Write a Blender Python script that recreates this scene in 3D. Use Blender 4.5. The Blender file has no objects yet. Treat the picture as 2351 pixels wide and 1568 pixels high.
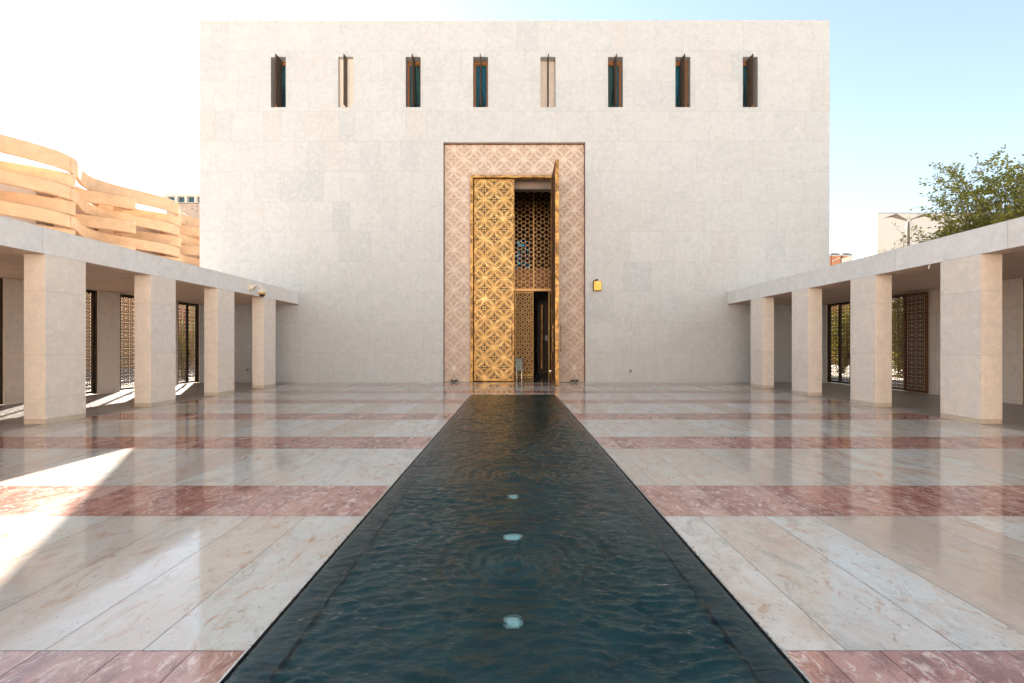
import bpy, math, random
import numpy as np
from mathutils import Vector, Matrix, noise as mnoise
R = random.Random(7)
sc = bpy.context.scene
C = sc.collection
PI = math.pi
H = 1.55            # eye height
F = 1000.0          # focal length in picture units (picture 2351 wide)
VX, VY = 1178.0, 796.0
Y0 = 18.95          # front of the prayer hall
def PX(px, y): return (px - VX) / F * y
def PZ(py, y): return H + (VY - py) / F * y

# ------------------------------------------------------------------ materials
def mat(name):
    m = bpy.data.materials.new(name); m.use_nodes = True
    nt = m.node_tree; nt.nodes.clear()
    out = nt.nodes.new('ShaderNodeOutputMaterial')
    b = nt.nodes.new('ShaderNodeBsdfPrincipled')
    nt.links.new(b.outputs[0], out.inputs[0])
    return m, nt, b, out
def N(nt, t, **kw):
    n = nt.nodes.new(t)
    for k, v in kw.items():
        if k in n.inputs: n.inputs[k].default_value = v
        else: setattr(n, k, v)
    return n
def L(nt, a, b): nt.links.new(a, b)
def ramp(nt, fac, stops, interp='LINEAR'):
    r = nt.nodes.new('ShaderNodeValToRGB'); r.color_ramp.interpolation = interp
    e = r.color_ramp.elements
    while len(e) < len(stops): e.new(0.5)
    for el, (p, c) in zip(e, stops):
        el.position = p; el.color = (c[0], c[1], c[2], 1) if not isinstance(c, (int, float)) else (c, c, c, 1)
    if fac is not None: L(nt, fac, r.inputs[0])
    return r.outputs[0]
def mix(nt, fac, a, b, mode='MIX'):
    n = nt.nodes.new('ShaderNodeMix'); n.data_type = 'RGBA'; n.blend_type = mode
    for i, v in ((0, fac), (6, a), (7, b)):
        if hasattr(v, 'is_linked') or hasattr(v, 'links'): L(nt, v, n.inputs[i])
        elif i == 0: n.inputs[0].default_value = v
        else: n.inputs[i].default_value = (v[0], v[1], v[2], 1)
    return n.outputs[2]
def math_(nt, op, a, b=None):
    n = nt.nodes.new('ShaderNodeMath'); n.operation = op
    for i, v in ((0, a), (1, b)):
        if v is None: continue
        if isinstance(v, (int, float)): n.inputs[i].default_value = v
        else: L(nt, v, n.inputs[i])
    return n.outputs[0]
def slab_coords(nt, scale=(1, 1, 1), shift=37.0):
    """object coordinates jumped by the slab's own random number, so every slab has its own figure"""
    tc = N(nt, 'ShaderNodeTexCoord'); at = N(nt, 'ShaderNodeAttribute', attribute_name='slab')
    mp = N(nt, 'ShaderNodeMapping'); mp.inputs['Scale'].default_value = scale
    L(nt, tc.outputs['Object'], mp.inputs['Vector'])
    vm = N(nt, 'ShaderNodeVectorMath', operation='MULTIPLY_ADD')
    L(nt, at.outputs['Color'], vm.inputs[0]); vm.inputs[1].default_value = (shift, shift * 1.7, shift * 2.3)
    L(nt, mp.outputs[0], vm.inputs[2])
    sep = N(nt, 'ShaderNodeSeparateColor'); L(nt, at.outputs['Color'], sep.inputs[0])
    return vm.outputs[0], sep.outputs, tc.outputs['Object']
def noi(nt, vec, scale, detail=5, rough=.55, dist=0.):
    n = N(nt, 'ShaderNodeTexNoise', Scale=scale, Detail=detail, Roughness=rough, Distortion=dist)
    L(nt, vec, n.inputs['Vector']); return n.outputs[0]
def bump(nt, b, h, strength=.3, dist=.01):
    n = N(nt, 'ShaderNodeBump', Strength=strength, Distance=dist)
    L(nt, h, n.inputs['Height']); L(nt, n.outputs[0], b.inputs['Normal'])

def stone_mat(name, light, mid, cool, var=1.0, rough=.62):
    m, nt, b, o = mat(name)
    v, ch, oc = slab_coords(nt)
    base = ramp(nt, ch[0], [(0, cool), (.07, [ (a + b) / 2 for a, b in zip(cool, mid)]), (.12, mid), (.5, light), (.9, mid), (1, [mid[0] * 1.01, mid[1] * .965, mid[2] * .94])])
    n1 = noi(nt, v, 1.1, 6, .6, .6)
    c = mix(nt, ramp(nt, n1, [(.35, 0), (.75, .25 * var)]), base, [x * .86 for x in mid])
    n2 = noi(nt, v, 7, 6, .65, .3)
    c = mix(nt, ramp(nt, n2, [(.48, 0), (.66, .6)]), c, [light[0] * 1.09, light[1] * 1.08, light[2] * 1.07])
    n3 = noi(nt, v, 26, 3, .6, 1.2)
    c = mix(nt, ramp(nt, n3, [(.59, 0), (.68, .26)]), c, (.42, .37, .33))
    n6 = noi(nt, v, 4.2, 8, .75, .8)
    c = mix(nt, ramp(nt, n6, [(.47, 0), (.65, .45)]), c, [x * .82 for x in cool])
    n5 = noi(nt, v, .5, 3, .5, 1.5)
    c = mix(nt, ramp(nt, n5, [(.62, 0), (.8, .35)]), c, [mid[0] * 1.05, mid[1] * .88, mid[2] * .77])
    L(nt, c, b.inputs['Base Color']); b.inputs['Roughness'].default_value = rough
    b.inputs['Specular IOR Level'].default_value = .35
    n4 = noi(nt, v, 60, 4, .6)
    bump(nt, b, math_(nt, 'ADD', n3, n4), .25, .004)
    return m
M = {}
M['stone'] = stone_mat('white_limestone', (.515, .520, .518), (.494, .499, .497), (.442, .456, .468), 1.2)
M['beam_stone'] = stone_mat('beam_limestone', (.83, .795, .765), (.80, .765, .735), (.76, .74, .72), 1.2)
M['pillar_stone'] = stone_mat('pillar_limestone', (.84, .74, .645), (.81, .705, .61), (.78, .695, .62), 1.3)
M['plinth_stone'] = stone_mat('plinth_limestone', (.66, .54, .42), (.62, .50, .38), (.60, .50, .41), 1.3)
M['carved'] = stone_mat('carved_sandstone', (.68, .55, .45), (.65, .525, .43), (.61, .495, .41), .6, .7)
M['carved_back'] = stone_mat('carved_ground_shade', (.49, .365, .295), (.47, .345, .28), (.45, .325, .26), .6, .8)  # darker copy of the sandstone for the recesses, their shade put into the colour

def simple(name, col, rough=.6, metal=0., nscale=8, namt=.25, bumpa=0., spec=.5):
    m, nt, b, o = mat(name)
    tc = N(nt, 'ShaderNodeTexCoord')
    n = noi(nt, tc.outputs['Object'], nscale, 5, .6)
    c = mix(nt, ramp(nt, n, [(.3, 0), (.7, 1)]), [x * (1 - namt) for x in col], [min(1, x * (1 + namt * .6)) for x in col])
    L(nt, c, b.inputs['Base Color'])
    L(nt, ramp(nt, n, [(.2, max(.02, rough - .1)), (.8, min(1, rough + .1))]), b.inputs['Roughness'])
    b.inputs['Metallic'].default_value = metal; b.inputs['Specular IOR Level'].default_value = spec
    if bumpa: bump(nt, b, noi(nt, tc.outputs['Object'], nscale * 6, 4, .6), bumpa, .01)
    return m
M['grout'] = simple('joint_mortar', (.34, .32, .30), .9)
M['floor_grout'] = simple('floor_joint', (.09, .065, .05), .8)
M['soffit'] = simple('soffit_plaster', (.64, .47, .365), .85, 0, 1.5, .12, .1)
M['bronze'] = simple('dark_bronze', (.075, .048, .032), .45, .55, 20, .35, .1)
M['bronze_warm'] = simple('warm_bronze', (.20, .10, .05), .45, .6, 20, .3, .1)
M['screen_bronze'] = simple('screen_bronze', (.13, .095, .068), .5, .4, 40, .5, .5)
M['wood'] = simple('stained_wood', (.40, .17, .06), .45, 0, 12, .25)
M['black'] = simple('black_plastic', (.015, .016, .018), .35, 0, 8, .1)
M['white_plastic'] = simple('white_plastic', (.75, .74, .70), .35, 0, 8, .05)
M['cream_paint'] = simple('cream_paint', (.72, .62, .50), .35, 0, 8, .06)
M['amber'] = simple('amber_ring', (.75, .42, .08), .35, 0, 8, .06)
M['gold_paint'] = simple('gold_paint', (.72, .42, .07), .4, .35, 6, .15)
M['gold_dark'] = simple('gold_side', (.42, .22, .05), .45, .4, 6, .2)
M['steel'] = simple('brushed_steel', (.55, .54, .52), .3, .9, 30, .2)
M['bounce_stone'] = simple('warm_bounce_stone', (.82, .69, .57), .85, 0, .6, .1)  # wall colour of the unseen building added for warm bounce
M['peach'] = simple('peach_concrete', (.66, .43, .26), .8, 0, 1.6, .18, .2)
M['peach_in'] = simple('peach_shadow_wall', (.60, .40, .27), .85, 0, .8, .10)
M['offwhite'] = simple('offwhite_render', (.60, .56, .51), .8, 0, .3, .04)
M['tan'] = simple('tan_render', (.46, .36, .30), .85, 0, .6, .10)
M['blueglass'] = simple('blue_window_glass', (.05, .12, .16), .12, 0, 3, .2)
M['brick'] = simple('orange_brick', (.46, .20, .10), .8, 0, 3, .2)
M['zinc'] = simple('zinc_roof', (.30, .31, .32), .45, .5, 5, .15)
M['lamp'] = simple('taupe_lamp_metal', (.13, .105, .088), .45, .3, 6, .1)
M['lens'] = simple('lamp_lens', (.55, .52, .45), .3, 0, 6, .1)
M['dark_in'] = simple('dark_hall_wall', (.10, .075, .06), .8, 0, 1, .15)
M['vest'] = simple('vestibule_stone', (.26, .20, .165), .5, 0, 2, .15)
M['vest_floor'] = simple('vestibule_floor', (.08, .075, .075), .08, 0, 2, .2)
M['sand'] = simple('sand_paving', (.56, .46, .36), .9, 0, .7, .15, .2)
M['bark'] = simple('grey_brown_bark', (.16, .11, .085), .9, 0, 14, .35, .6)
M['curtain'] = simple('teal_curtain', (.10, .36, .43), .85, 0, 3, .2)
M['olive_curtain'] = simple('olive_curtain', (.28, .29, .20), .85, 0, 3, .2)
M['feather'] = simple('dark_feather', (.035, .028, .026), .6, 0, 40, .4)
M['rust'] = simple('rust_feather', (.22, .09, .045), .6, 0, 40, .3)
M['print'] = simple('printed_grey', (.08, .08, .09), .6)
M['red_print'] = simple('printed_red', (.45, .06, .03), .6)
M['brownboard'] = simple('brown_board', (.22, .09, .045), .6)

def brass_mat(name, col, dark, wear):
    m, nt, b, o = mat(name)
    tc = N(nt, 'ShaderNodeTexCoord')
    n = noi(nt, tc.outputs['Object'], 3.5, 7, .68, .8)
    c = mix(nt, ramp(nt, n, [(.5 - wear * .5 + .08, 1), (.66 - wear * .2, 0)]), col, dark)
    n2 = noi(nt, tc.outputs['Object'], .45, 3, .5)
    c = mix(nt, ramp(nt, n2, [(.35, 0), (.7, .35)]), c, [x * .75 for x in col])
    L(nt, c, b.inputs['Base Color'])
    b.inputs['Metallic'].default_value = .5
    L(nt, ramp(nt, n, [(.3, .6), (.75, .42)]), b.inputs['Roughness'])
    return m
M['brass'] = brass_mat('lattice_brass', (.82, .56, .23), (.62, .37, .13), .12)
M['brass_worn'] = brass_mat('worn_edge_brass', (.66, .37, .11), (.13, .065, .03), .36)
M['brass_thin'] = simple('thin_brass', (.70, .42, .18), .4, .6, 10, .2)

def glass_pane():
    m, nt, b, o = mat('window_glass')
    b.inputs['Base Color'].default_value = (.05, .12, .15, 1); b.inputs['Roughness'].default_value = .05
    t = N(nt, 'ShaderNodeBsdfTransparent'); t.inputs[0].default_value = (.75, .9, .95, 1)
    mx = N(nt, 'ShaderNodeMixShader', Fac=.18); L(nt, t.outputs[0], mx.inputs[1]); L(nt, b.outputs[0], mx.inputs[2])
    L(nt, mx.outputs[0], o.inputs[0]); return m
M['pane'] = glass_pane()
def teal_glow():
    m, nt, b, o = mat('teal_stained_glass')
    tc = N(nt, 'ShaderNodeTexCoord')
    n = N(nt, 'ShaderNodeTexVoronoi', Scale=5.0); L(nt, tc.outputs['Object'], n.inputs['Vector'])
    c = ramp(nt, n.outputs['Distance'], [(.1, (.10, .40, .48)), (.35, (.02, .10, .14)), (.6, (.005, .03, .05))])
    t = N(nt, 'ShaderNodeBsdfTranslucent'); L(nt, c, t.inputs[0]); L(nt, t.outputs[0], o.inputs[0]); return m
M['tealglass'] = teal_glow()

def floor_mat():
    m, nt, b, o = mat('polished_marble')
    v, ch, oc = slab_coords(nt, (1.8, .95, 1))
    vf, _, _ = slab_coords(nt, (1, .7, 1), 19.)
    # cream slabs
    n1 = noi(nt, v, 1.0, 9, .68, .9)
    w = ramp(nt, ch[0], [(0, (.53, .44, .365)), (.25, (.63, .575, .515)), (.55, (.58, .56, .515)), (.8, (.69, .64, .585)), (1, (.55, .45, .37))])
    w = mix(nt, ramp(nt, n1, [(.47, 0), (.66, .85)]), w, (.56, .41, .32))
    n2 = noi(nt, v, 2.6, 8, .72, 1.6)
    w = mix(nt, ramp(nt, n2, [(.55, 0), (.66, .9)]), w, (.47, .25, .13))
    n3 = noi(nt, vf, 5, 7, .7, .8)
    w = mix(nt, ramp(nt, n3, [(.50, 0), (.75, .55)]), w, (.72, .70, .66))
    n4 = noi(nt, vf, 13, 5, .65, 2.5)
    w = mix(nt, ramp(nt, n4, [(.61, 0), (.66, .6)]), w, (.25, .19, .15))
    w = mix(nt, ramp(nt, ch[2], [(0, .0), (.7, .0), (1, .55)]), w, (.50, .40, .33))
    nf = noi(nt, vf, 7.5, 9, .78, .6)
    w = mix(nt, ramp(nt, nf, [(.50, 0), (.62, .6)]), w, (.57, .43, .34))
    nk = noi(nt, vf, 3.2, 9, .8, .4)
    w = mix(nt, ramp(nt, nk, [(.53, 0), (.62, .7)]), w, (.40, .365, .31))
    # red slabs
    r = ramp(nt, ch[2], [(0, (.33, .13, .10)), (.3, (.46, .21, .165)), (.6, (.57, .31, .24)), (.85, (.40, .17, .13)), (1, (.62, .40, .32))])
    r = mix(nt, ramp(nt, n1, [(.42, 0), (.7, .45)]), r, (.50, .27, .20))
    r = mix(nt, ramp(nt, n3, [(.47, 0), (.60, .75)]), r, (.22, .08, .065))
    n5 = noi(nt, vf, 12, 9, .8, 1.)
    r = mix(nt, ramp(nt, n5, [(.52, 0), (.61, .9)]), r, (.72, .54, .47))
    # walkway slabs
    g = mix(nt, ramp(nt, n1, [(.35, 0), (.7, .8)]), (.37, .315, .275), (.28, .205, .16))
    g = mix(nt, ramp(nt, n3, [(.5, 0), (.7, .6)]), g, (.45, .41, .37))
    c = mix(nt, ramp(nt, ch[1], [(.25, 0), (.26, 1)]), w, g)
    c = mix(nt, ramp(nt, ch[1], [(.75, 0), (.76, 1)]), c, r)
    L(nt, c, b.inputs['Base Color'])
    rn = noi(nt, oc, 1.3, 6, .6)
    rw_ = ramp(nt, rn, [(.3, .05), (.6, .09), (.8, .17)])
    L(nt, mix(nt, ramp(nt, ch[1], [(.25, 0), (.26, 1), (.75, 1), (.76, 0)]), rw_, (.36, .36, .36)), b.inputs['Roughness'])
    b.inputs['IOR'].default_value = 1.5
    bump(nt, b, noi(nt, oc, .9, 3, .5), .05, .02)
    return m
M['floor'] = floor_mat()

def water_mat():
    m, nt, b, o = mat('clear_water')
    tc = N(nt, 'ShaderNodeTexCoord')
    mp = N(nt, 'ShaderNodeMapping'); mp.inputs['Scale'].default_value = (1, 2.1, 1); L(nt, tc.outputs['Object'], mp.inputs['Vector'])
    n = noi(nt, mp.outputs[0], 10, 4, .5, 1.2)
    bp = N(nt, 'ShaderNodeBump', Strength=.55, Distance=.022); L(nt, n, bp.inputs['Height'])
    g = N(nt, 'ShaderNodeBsdfGlossy', Roughness=.015)
    t = N(nt, 'ShaderNodeBsdfRefraction', IOR=1.33, Roughness=.0); t.inputs[0].default_value = (.62, .90, .92, 1); L(nt, bp.outputs[0], t.inputs['Normal'])
    fr = N(nt, 'ShaderNodeFresnel', IOR=1.34)
    L(nt, bp.outputs[0], g.inputs['Normal']); L(nt, bp.outputs[0], fr.inputs['Normal'])
    mx = N(nt, 'ShaderNodeMixShader'); L(nt, fr.outputs[0], mx.inputs[0])
    L(nt, t.outputs[0], mx.inputs[1]); L(nt, g.outputs[0], mx.inputs[2]); L(nt, mx.outputs[0], o.inputs[0])
    nt.nodes.remove(b); return m
M['water'] = water_mat()
def lamp_mat():
    m, nt, b, o = mat('lit_pool_lens')
    tc = N(nt, 'ShaderNodeTexCoord'); v = noi(nt, tc.outputs['Object'], 30, 3, .5)
    L(nt, ramp(nt, v, [(.3, (.5, .75, .75)), (.7, (.95, 1., .97))]), b.inputs['Emission Color']); b.inputs['Emission Strength'].default_value = .045
    b.inputs['Base Color'].default_value = (.6, .65, .65, 1); return m
M['poollamp'] = lamp_mat()
M['granite'] = simple('black_granite', (.040, .046, .050), .35, 0, 6, .2, .03)
M['bed'] = simple('teal_pool_stone', (.010, .070, .074), .4, 0, 2.2, .45, .1)
M['bed_joint'] = simple('pale_pool_joint', (.035, .10, .10), .7)
def leaf_mat(name, a, bcol, tr=.45):
    m, nt, b, o = mat(name)
    oi = N(nt, 'ShaderNodeTexCoord')
    n = noi(nt, oi.outputs['Object'], 1.6, 4, .6)
    c = mix(nt, ramp(nt, n, [(.3, 0), (.7, 1)]), a, bcol)
    L(nt, c, b.inputs['Base Color']); b.inputs['Roughness'].default_value = .5
    t = N(nt, 'ShaderNodeBsdfTranslucent'); L(nt, c, t.inputs[0])
    mx = N(nt, 'ShaderNodeMixShader', Fac=tr); L(nt, b.outputs[0], mx.inputs[1]); L(nt, t.outputs[0], mx.inputs[2])
    L(nt, mx.outputs[0], o.inputs[0]); return m
M['leaf'] = leaf_mat('olive_leaf', (.16, .19, .035), (.33, .30, .05), .5)
M['leaf_yellow'] = leaf_mat('yellow_green_leaf', (.16, .17, .02), (.34, .28, .03))
M['petal'] = leaf_mat('magenta_petal', (.55, .03, .22), (.6, .12, .3))
M['dry'] = simple('dry_twig', (.42, .30, .16), .9)

def cloth_mat():
    m, nt, b, o = mat('silver_teal_wrap')
    tc = N(nt, 'ShaderNodeTexCoord'); n = noi(nt, tc.outputs['Object'], 14, 5, .6, 1.5)
    L(nt, ramp(nt, n, [(.35, (.10, .22, .19)), (.5, (.38, .44, .40)), (.65, (.62, .62, .58))]), b.inputs['Base Color'])
    b.inputs['Roughness'].default_value = .3; bump(nt, b, n, .8, .02); return m
M['wrap'] = cloth_mat()

# ------------------------------------------------------------------ mesh builder
class MB:
    def __init__(s): s.cnt = 0; s.v = []; s.f = []; s.mi = []; s.col = []; s.smooth = False
    def quad(s, pts, mi=0, col=(.5, 0, .5)):
        k = len(s.v); s.v += [tuple(p) for p in pts]; s.f.append(tuple(range(k, k + len(pts)))); s.mi.append(mi); s.col.append(col)
    def box(s, x0, x1, y0, y1, z0, z1, mi=0, col=None, skip=''):
        col = col or (R.random(), 0, R.random())
        p = [(x, y, z) for z in (z0, z1) for y in (y0, y1) for x in (x0, x1)]
        k = len(s.v); s.v += p
        for n, f in (('b', (0, 2, 3, 1)), ('t', (4, 5, 7, 6)), ('n', (0, 1, 5, 4)), ('f', (2, 6, 7, 3)), ('l', (0, 4, 6, 2)), ('r', (1, 3, 7, 5))):
            if n in skip: continue
            s.f.append(tuple(k + i for i in f)); s.mi.append(mi); s.col.append(col)
    def grid(s, rows, mi=0, col=(.5, 0, .5), close=False):
        k = len(s.v); n = len(rows[0])
        for r in rows: s.v += [tuple(p) for p in r]
        for i in range(len(rows) - 1):
            for j in range(n if close else n - 1):
                j2 = (j + 1) % n
                s.f.append((k + i * n + j, k + i * n + j2, k + (i + 1) * n + j2, k + (i + 1) * n + j)); s.mi.append(mi); s.col.append(col)
    def tube(s, pts, rad, seg=8, mi=0, cap=True):
        pts = [Vector(p) for p in pts]
        if isinstance(rad, (int, float)): rad = [rad] * len(pts)
        rows = []; up = Vector((0, 0, 1))
        for i, p in enumerate(pts):
            d = (pts[min(i + 1, len(pts) - 1)] - pts[max(i - 1, 0)]).normalized()
            a = d.cross(up) if abs(d.z) < .95 else d.cross(Vector((0, 1, 0)))
            a.normalize(); b = a.cross(d)
            rows.append([p + (a * math.cos(t) + b * math.sin(t)) * rad[i] for t in (2 * PI * q / seg for q in range(seg))])
        s.grid(rows, mi, close=True)
        if cap:
            s.quad(rows[0], mi); s.quad(rows[-1][::-1], mi)
    def lathe(s, prof, c, seg=20, mi=0, axis='z'):
        rows = []
        for r, h in prof:
            row = []
            for q in range(seg):
                t = 2 * PI * q / seg; a, b = r * math.cos(t), r * math.sin(t)
                row.append((c[0] + a, c[1] + b, c[2] + h) if axis == 'z' else ((c[0] + a, c[1] + h, c[2] + b)))
            rows.append(row)
        s.grid(rows, mi, close=True)
    def strip(s, pts, w, fn, d0, d1, inside=None, mi=0, closed=False):
        """flat bar of width w following a 2D line, standing d0..d1 off a surface given by fn(u,v,d)"""
        s.cnt += 1; d0 = d0 + ((s.cnt * .381966) % 1.) * .0022
        n = len(pts)
        rng = range(n if closed else n - 1)
        nor = []
        for i in range(n):
            a = pts[(i - 1) % n] if (closed or i > 0) else pts[i]
            b = pts[(i + 1) % n] if (closed or i < n - 1) else pts[i]
            dx, dy = b[0] - a[0], b[1] - a[1]; l = math.hypot(dx, dy) or 1
            nor.append((-dy / l * w / 2, dx / l * w / 2))
        for i in rng:
            j = (i + 1) % n
            if inside and not inside((pts[i][0] + pts[j][0]) / 2, (pts[i][1] + pts[j][1]) / 2): continue
            (u0, v0), (u1, v1) = pts[i], pts[j]; (a0, b0), (a1, b1) = nor[i], nor[j]
            k = len(s.v)
            for d in (d0, d1):
                s.v += [fn(u0 + a0, v0 + b0, d), fn(u0 - a0, v0 - b0, d), fn(u1 - a1, v1 - b1, d), fn(u1 + a1, v1 + b1, d)]
            s.f += [(k, k + 1, k + 2, k + 3), (k + 1, k + 5, k + 6, k + 2), (k + 3, k + 7, k + 4, k)]
            s.mi += [mi] * 3; s.col += [(.5, 0, .5)] * 3
    def build(s, name, mats, parent=None, smooth=None, fix=False):
        me = bpy.data.meshes.new(name); me.from_pydata(s.v, [], s.f)
        if not isinstance(mats, (list, tuple)): mats = [mats]
        for m in mats: me.materials.append(m)
        me.polygons.foreach_set('material_index', s.mi)
        at = me.attributes.new('slab', 'FLOAT_COLOR', 'FACE')
        arr = np.ones((len(s.f), 4), dtype=np.float32)
        if s.f: arr[:, :3] = np.array(s.col, dtype=np.float32)
        at.data.foreach_set('color', arr.ravel())
        if smooth or (smooth is None and s.smooth): me.polygons.foreach_set('use_smooth', [True] * len(s.f))
        me.update()
        if fix:
            import bmesh
            bm = bmesh.new(); bm.from_mesh(me); bmesh.ops.remove_doubles(bm, verts=bm.verts, dist=1e-5)
            bmesh.ops.recalc_face_normals(bm, faces=bm.faces); bm.to_mesh(me); bm.free()
        o = bpy.data.objects.new(name, me); C.objects.link(o)
        if parent is not None: o.parent = parent
        return o
def tag(o, label=None, cat=None, group=None, kind=None):
    if label: o['label'] = label
    if cat: o['category'] = cat
    if group: o['group'] = group
    if kind: o['kind'] = kind
    return o
def empty(name, loc=(0, 0, 0), rz=0, label=None, cat=None, group=None):
    o = bpy.data.objects.new(name, None); C.objects.link(o); o.location = loc; o.rotation_euler = (0, 0, rz)
    return tag(o, label, cat, group)
def copy_tree(o, parent=None, deep=True):
    c = o.copy(); C.objects.link(c)
    if parent is not None: c.parent = parent
    for ch in list(o.children): copy_tree(ch, c)
    return c
def rect_sub(rect, holes):
    out = [rect]
    for (a0, a1, b0, b1) in holes:
        nxt = []
        for (u0, u1, v0, v1) in out:
            if a1 <= u0 or a0 >= u1 or b1 <= v0 or b0 >= v1: nxt.append((u0, u1, v0, v1)); continue
            if v0 < b0: nxt.append((u0, u1, v0, b0))
            if v1 > b1: nxt.append((u0, u1, b1, v1))
            lo, hi = max(v0, b0), min(v1, b1)
            if u0 < a0: nxt.append((u0, a0, lo, hi))
            if u1 > a1: nxt.append((a1, u1, lo, hi))
        out = nxt
    return out
def cladding(mb, fn, u0, u1, courses, holes, wmin, wmax, gap=.005, back=.006, rnd=R):
    """stone slabs in courses with open joints over a mortar sheet; fn(u,v,d): d is depth into the wall"""
    for c0, c1 in zip(courses[:-1], courses[1:]):
        u = u0 - rnd.uniform(0, wmax * .6)
        while u < u1:
            w = rnd.uniform(wmin, wmax)
            a, b = max(u, u0), min(u + w, u1); u += w
            if b - a < .02: continue
            col = (rnd.random(), 0, rnd.random()); t = rnd.uniform(0, .0025)
            for (p, q, r, s) in rect_sub((a, b, c0, c1), holes):
                p2 = p + (gap / 2 if p == a else 0); q2 = q - (gap / 2 if q == b else 0)
                r2 = r + (gap / 2 if r == c0 else 0); s2 = s - (gap / 2 if s == c1 else 0)
                mb.quad([fn(p2, r2, t), fn(q2, r2, t), fn(q2, s2, t), fn(p2, s2, t)], 0, col)
    for (p, q, r, s) in rect_sub((u0, u1, courses[0], courses[-1]), holes):
        mb.quad([fn(p, r, back), fn(q, r, back), fn(q, s, back), fn(p, s, back)], 1)
def reveal(mb, fn, rect, d0, d1, mi=0, bottom=True):
    a, b, c, d = rect
    def q(p): mb.quad(p, mi, (R.random(), 0, R.random()))
    q([fn(a, c, d0), fn(a, c, d1), fn(a, d, d1), fn(a, d, d0)])
    q([fn(b, c, d0), fn(b, d, d0), fn(b, d, d1), fn(b, c, d1)])
    q([fn(a, d, d0), fn(a, d, d1), fn(b, d, d1), fn(b, d, d0)])
    if bottom: q([fn(a, c, d0), fn(b, c, d0), fn(b, c, d1), fn(a, c, d1)])

# ------------------------------------------------------------------ ground, court floor
g = MB()
for (p, q, r, s_) in rect_sub((-900, 900, -600, 1200), [(-1.45, 1.45, .75, 14.1)]): g.quad([(p, r, -.05), (q, r, -.05), (q, s_, -.05), (p, s_, -.05)])
tag(g.build('ground', M['sand']), kind='structure')
XF = 9.33           # colonnade front
XB = 13.62          # colonnade back wall
PX0, PX1 = -1.33, 1.345   # pool
PY0, PY1 = .85, 13.96
per, red_w, red0 = 2.638, .87, 1.35
fl = MB(); rf = random.Random(11)
bands = []
k = -4
while red0 + k * per < 19.0:
    a = red0 + k * per
    bands.append((a, a + red_w, 1)); bands.append((a + red_w, a + per, 0)); k += 1
slot = .035
hole = (PX0 - slot, PX1 + slot, PY0 - slot, PY1 + slot)
for (a, b, red) in bands:
    b = min(b, Y0); a = max(a, -8)
    if b - a < .05: continue
    u = -XF
    while u < XF:
        w = rf.choice([.30, .34, .30, .42, .36]) if red else rf.choice([.45, .6, .62, .5, .72, .38, .9])
        e = u + w
        if e > XF - .15: e = XF
        col = (rf.random(), 1. if red else 0., rf.random())
        for (p, q, r, s) in rect_sub((u, e, a, b), [hole]):
            gx = .0022
            fl.quad([(p + gx, r + gx, 0), (q - gx, r + gx, 0), (q - gx, s - gx, 0), (p + gx, s - gx, 0)], 0, col)
        u = e
for sx in (-1, 1):
    y = -8
    while y < Y0:
        e = min(y + 1.3, Y0)
        for (p, q) in ((XF, XF + .43), (XF + .43, 10.9), (10.9, 12.2), (12.2, XB)):
            col = (rf.random(), .5, rf.random()); gx = .003
            x0, x1 = sorted((sx * p, sx * q))
            fl.quad([(x0 + gx, y + gx, 0), (x1 - gx, y + gx, 0), (x1 - gx, e - gx, 0), (x0 + gx, e - gx, 0)], 0, col)
        y = e
for (p, q, r, s) in rect_sub((-XB, XB, -8, Y0), [hole]):
    fl.quad([(p, r, -.004), (q, r, -.004), (q, s, -.004), (p, s, -.004)], 1)
tag(fl.build('courtyard_floor', [M['floor'], M['floor_grout']]), kind='structure')

# ------------------------------------------------------------------ reflecting pool
pool = empty('reflecting_pool', ((PX0 + PX1) / 2, (PY0 + PY1) / 2, 0), 0, 'long dark rippling water basin running down the middle of the court to the golden door', 'pool')
ox, oy = pool.location.x, pool.location.y
def P(o):          # keep part coordinates in world terms under an Empty
    o.matrix_parent_inverse = Matrix.Translation((-o.parent.location.x, -o.parent.location.y, -o.parent.location.z)) if o.parent.rotation_euler.z == 0 else o.parent.matrix_basis.inverted()
    return o
rw = .19
rim = MB()
def rimpiece(x0, x1, y0, y1):
    rim.box(x0, x1, y0, y1, -.13, -.02)
y = PY0
while y < PY1 - .01:
    e = min(y + 1.25, PY1)
    rimpiece(PX0, PX0 + rw, y + .002, e - .002); rimpiece(PX1 - rw, PX1, y + .002, e - .002); y = e
rimpiece(PX0 + rw + .002, PX1 - rw - .002, PY1 - rw, PY1 - .002); rimpiece(PX0 + rw + .002, PX1 - rw - .002, PY0 + .002, PY0 + rw)
P(rim.build('rim', M['granite'], pool))
bed = MB()
xs = [PX0 + rw + .001, -.93, -.345, .285, .91, PX1 - rw - .001]
y = PY0 + rw
while y < PY1 - rw:
    e = min(y + 1.25, PY1 - rw)
    for a, b in zip(xs[:-1], xs[1:]):
        bed.quad([(a + .006, y + .004, -.07), (b - .006, y + .004, -.07), (b - .006, e - .004, -.07), (a + .006, e - .004, -.07)], 0)
    y = e
bed.quad([(PX0 + rw, PY0 + rw, -.074), (PX1 - rw, PY0 + rw, -.074), (PX1 - rw, PY1 - rw, -.074), (PX0 + rw, PY1 - rw, -.074)], 1)
P(bed.build('bed', [M['bed'], M['bed_joint']], pool))
trim = MB()
for x in (PX0 - slot + .001, PX1 + slot - .013):
    trim.box(x, x + .012, PY0 - slot, PY1 + slot, -.05, .003)
trim.box(PX0 - slot + .014, PX1 + slot - .014, PY1 + slot - .013, PY1 + slot - .001, -.05, .003)
P(trim.build('edge_trim', M['steel'], pool))
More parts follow.
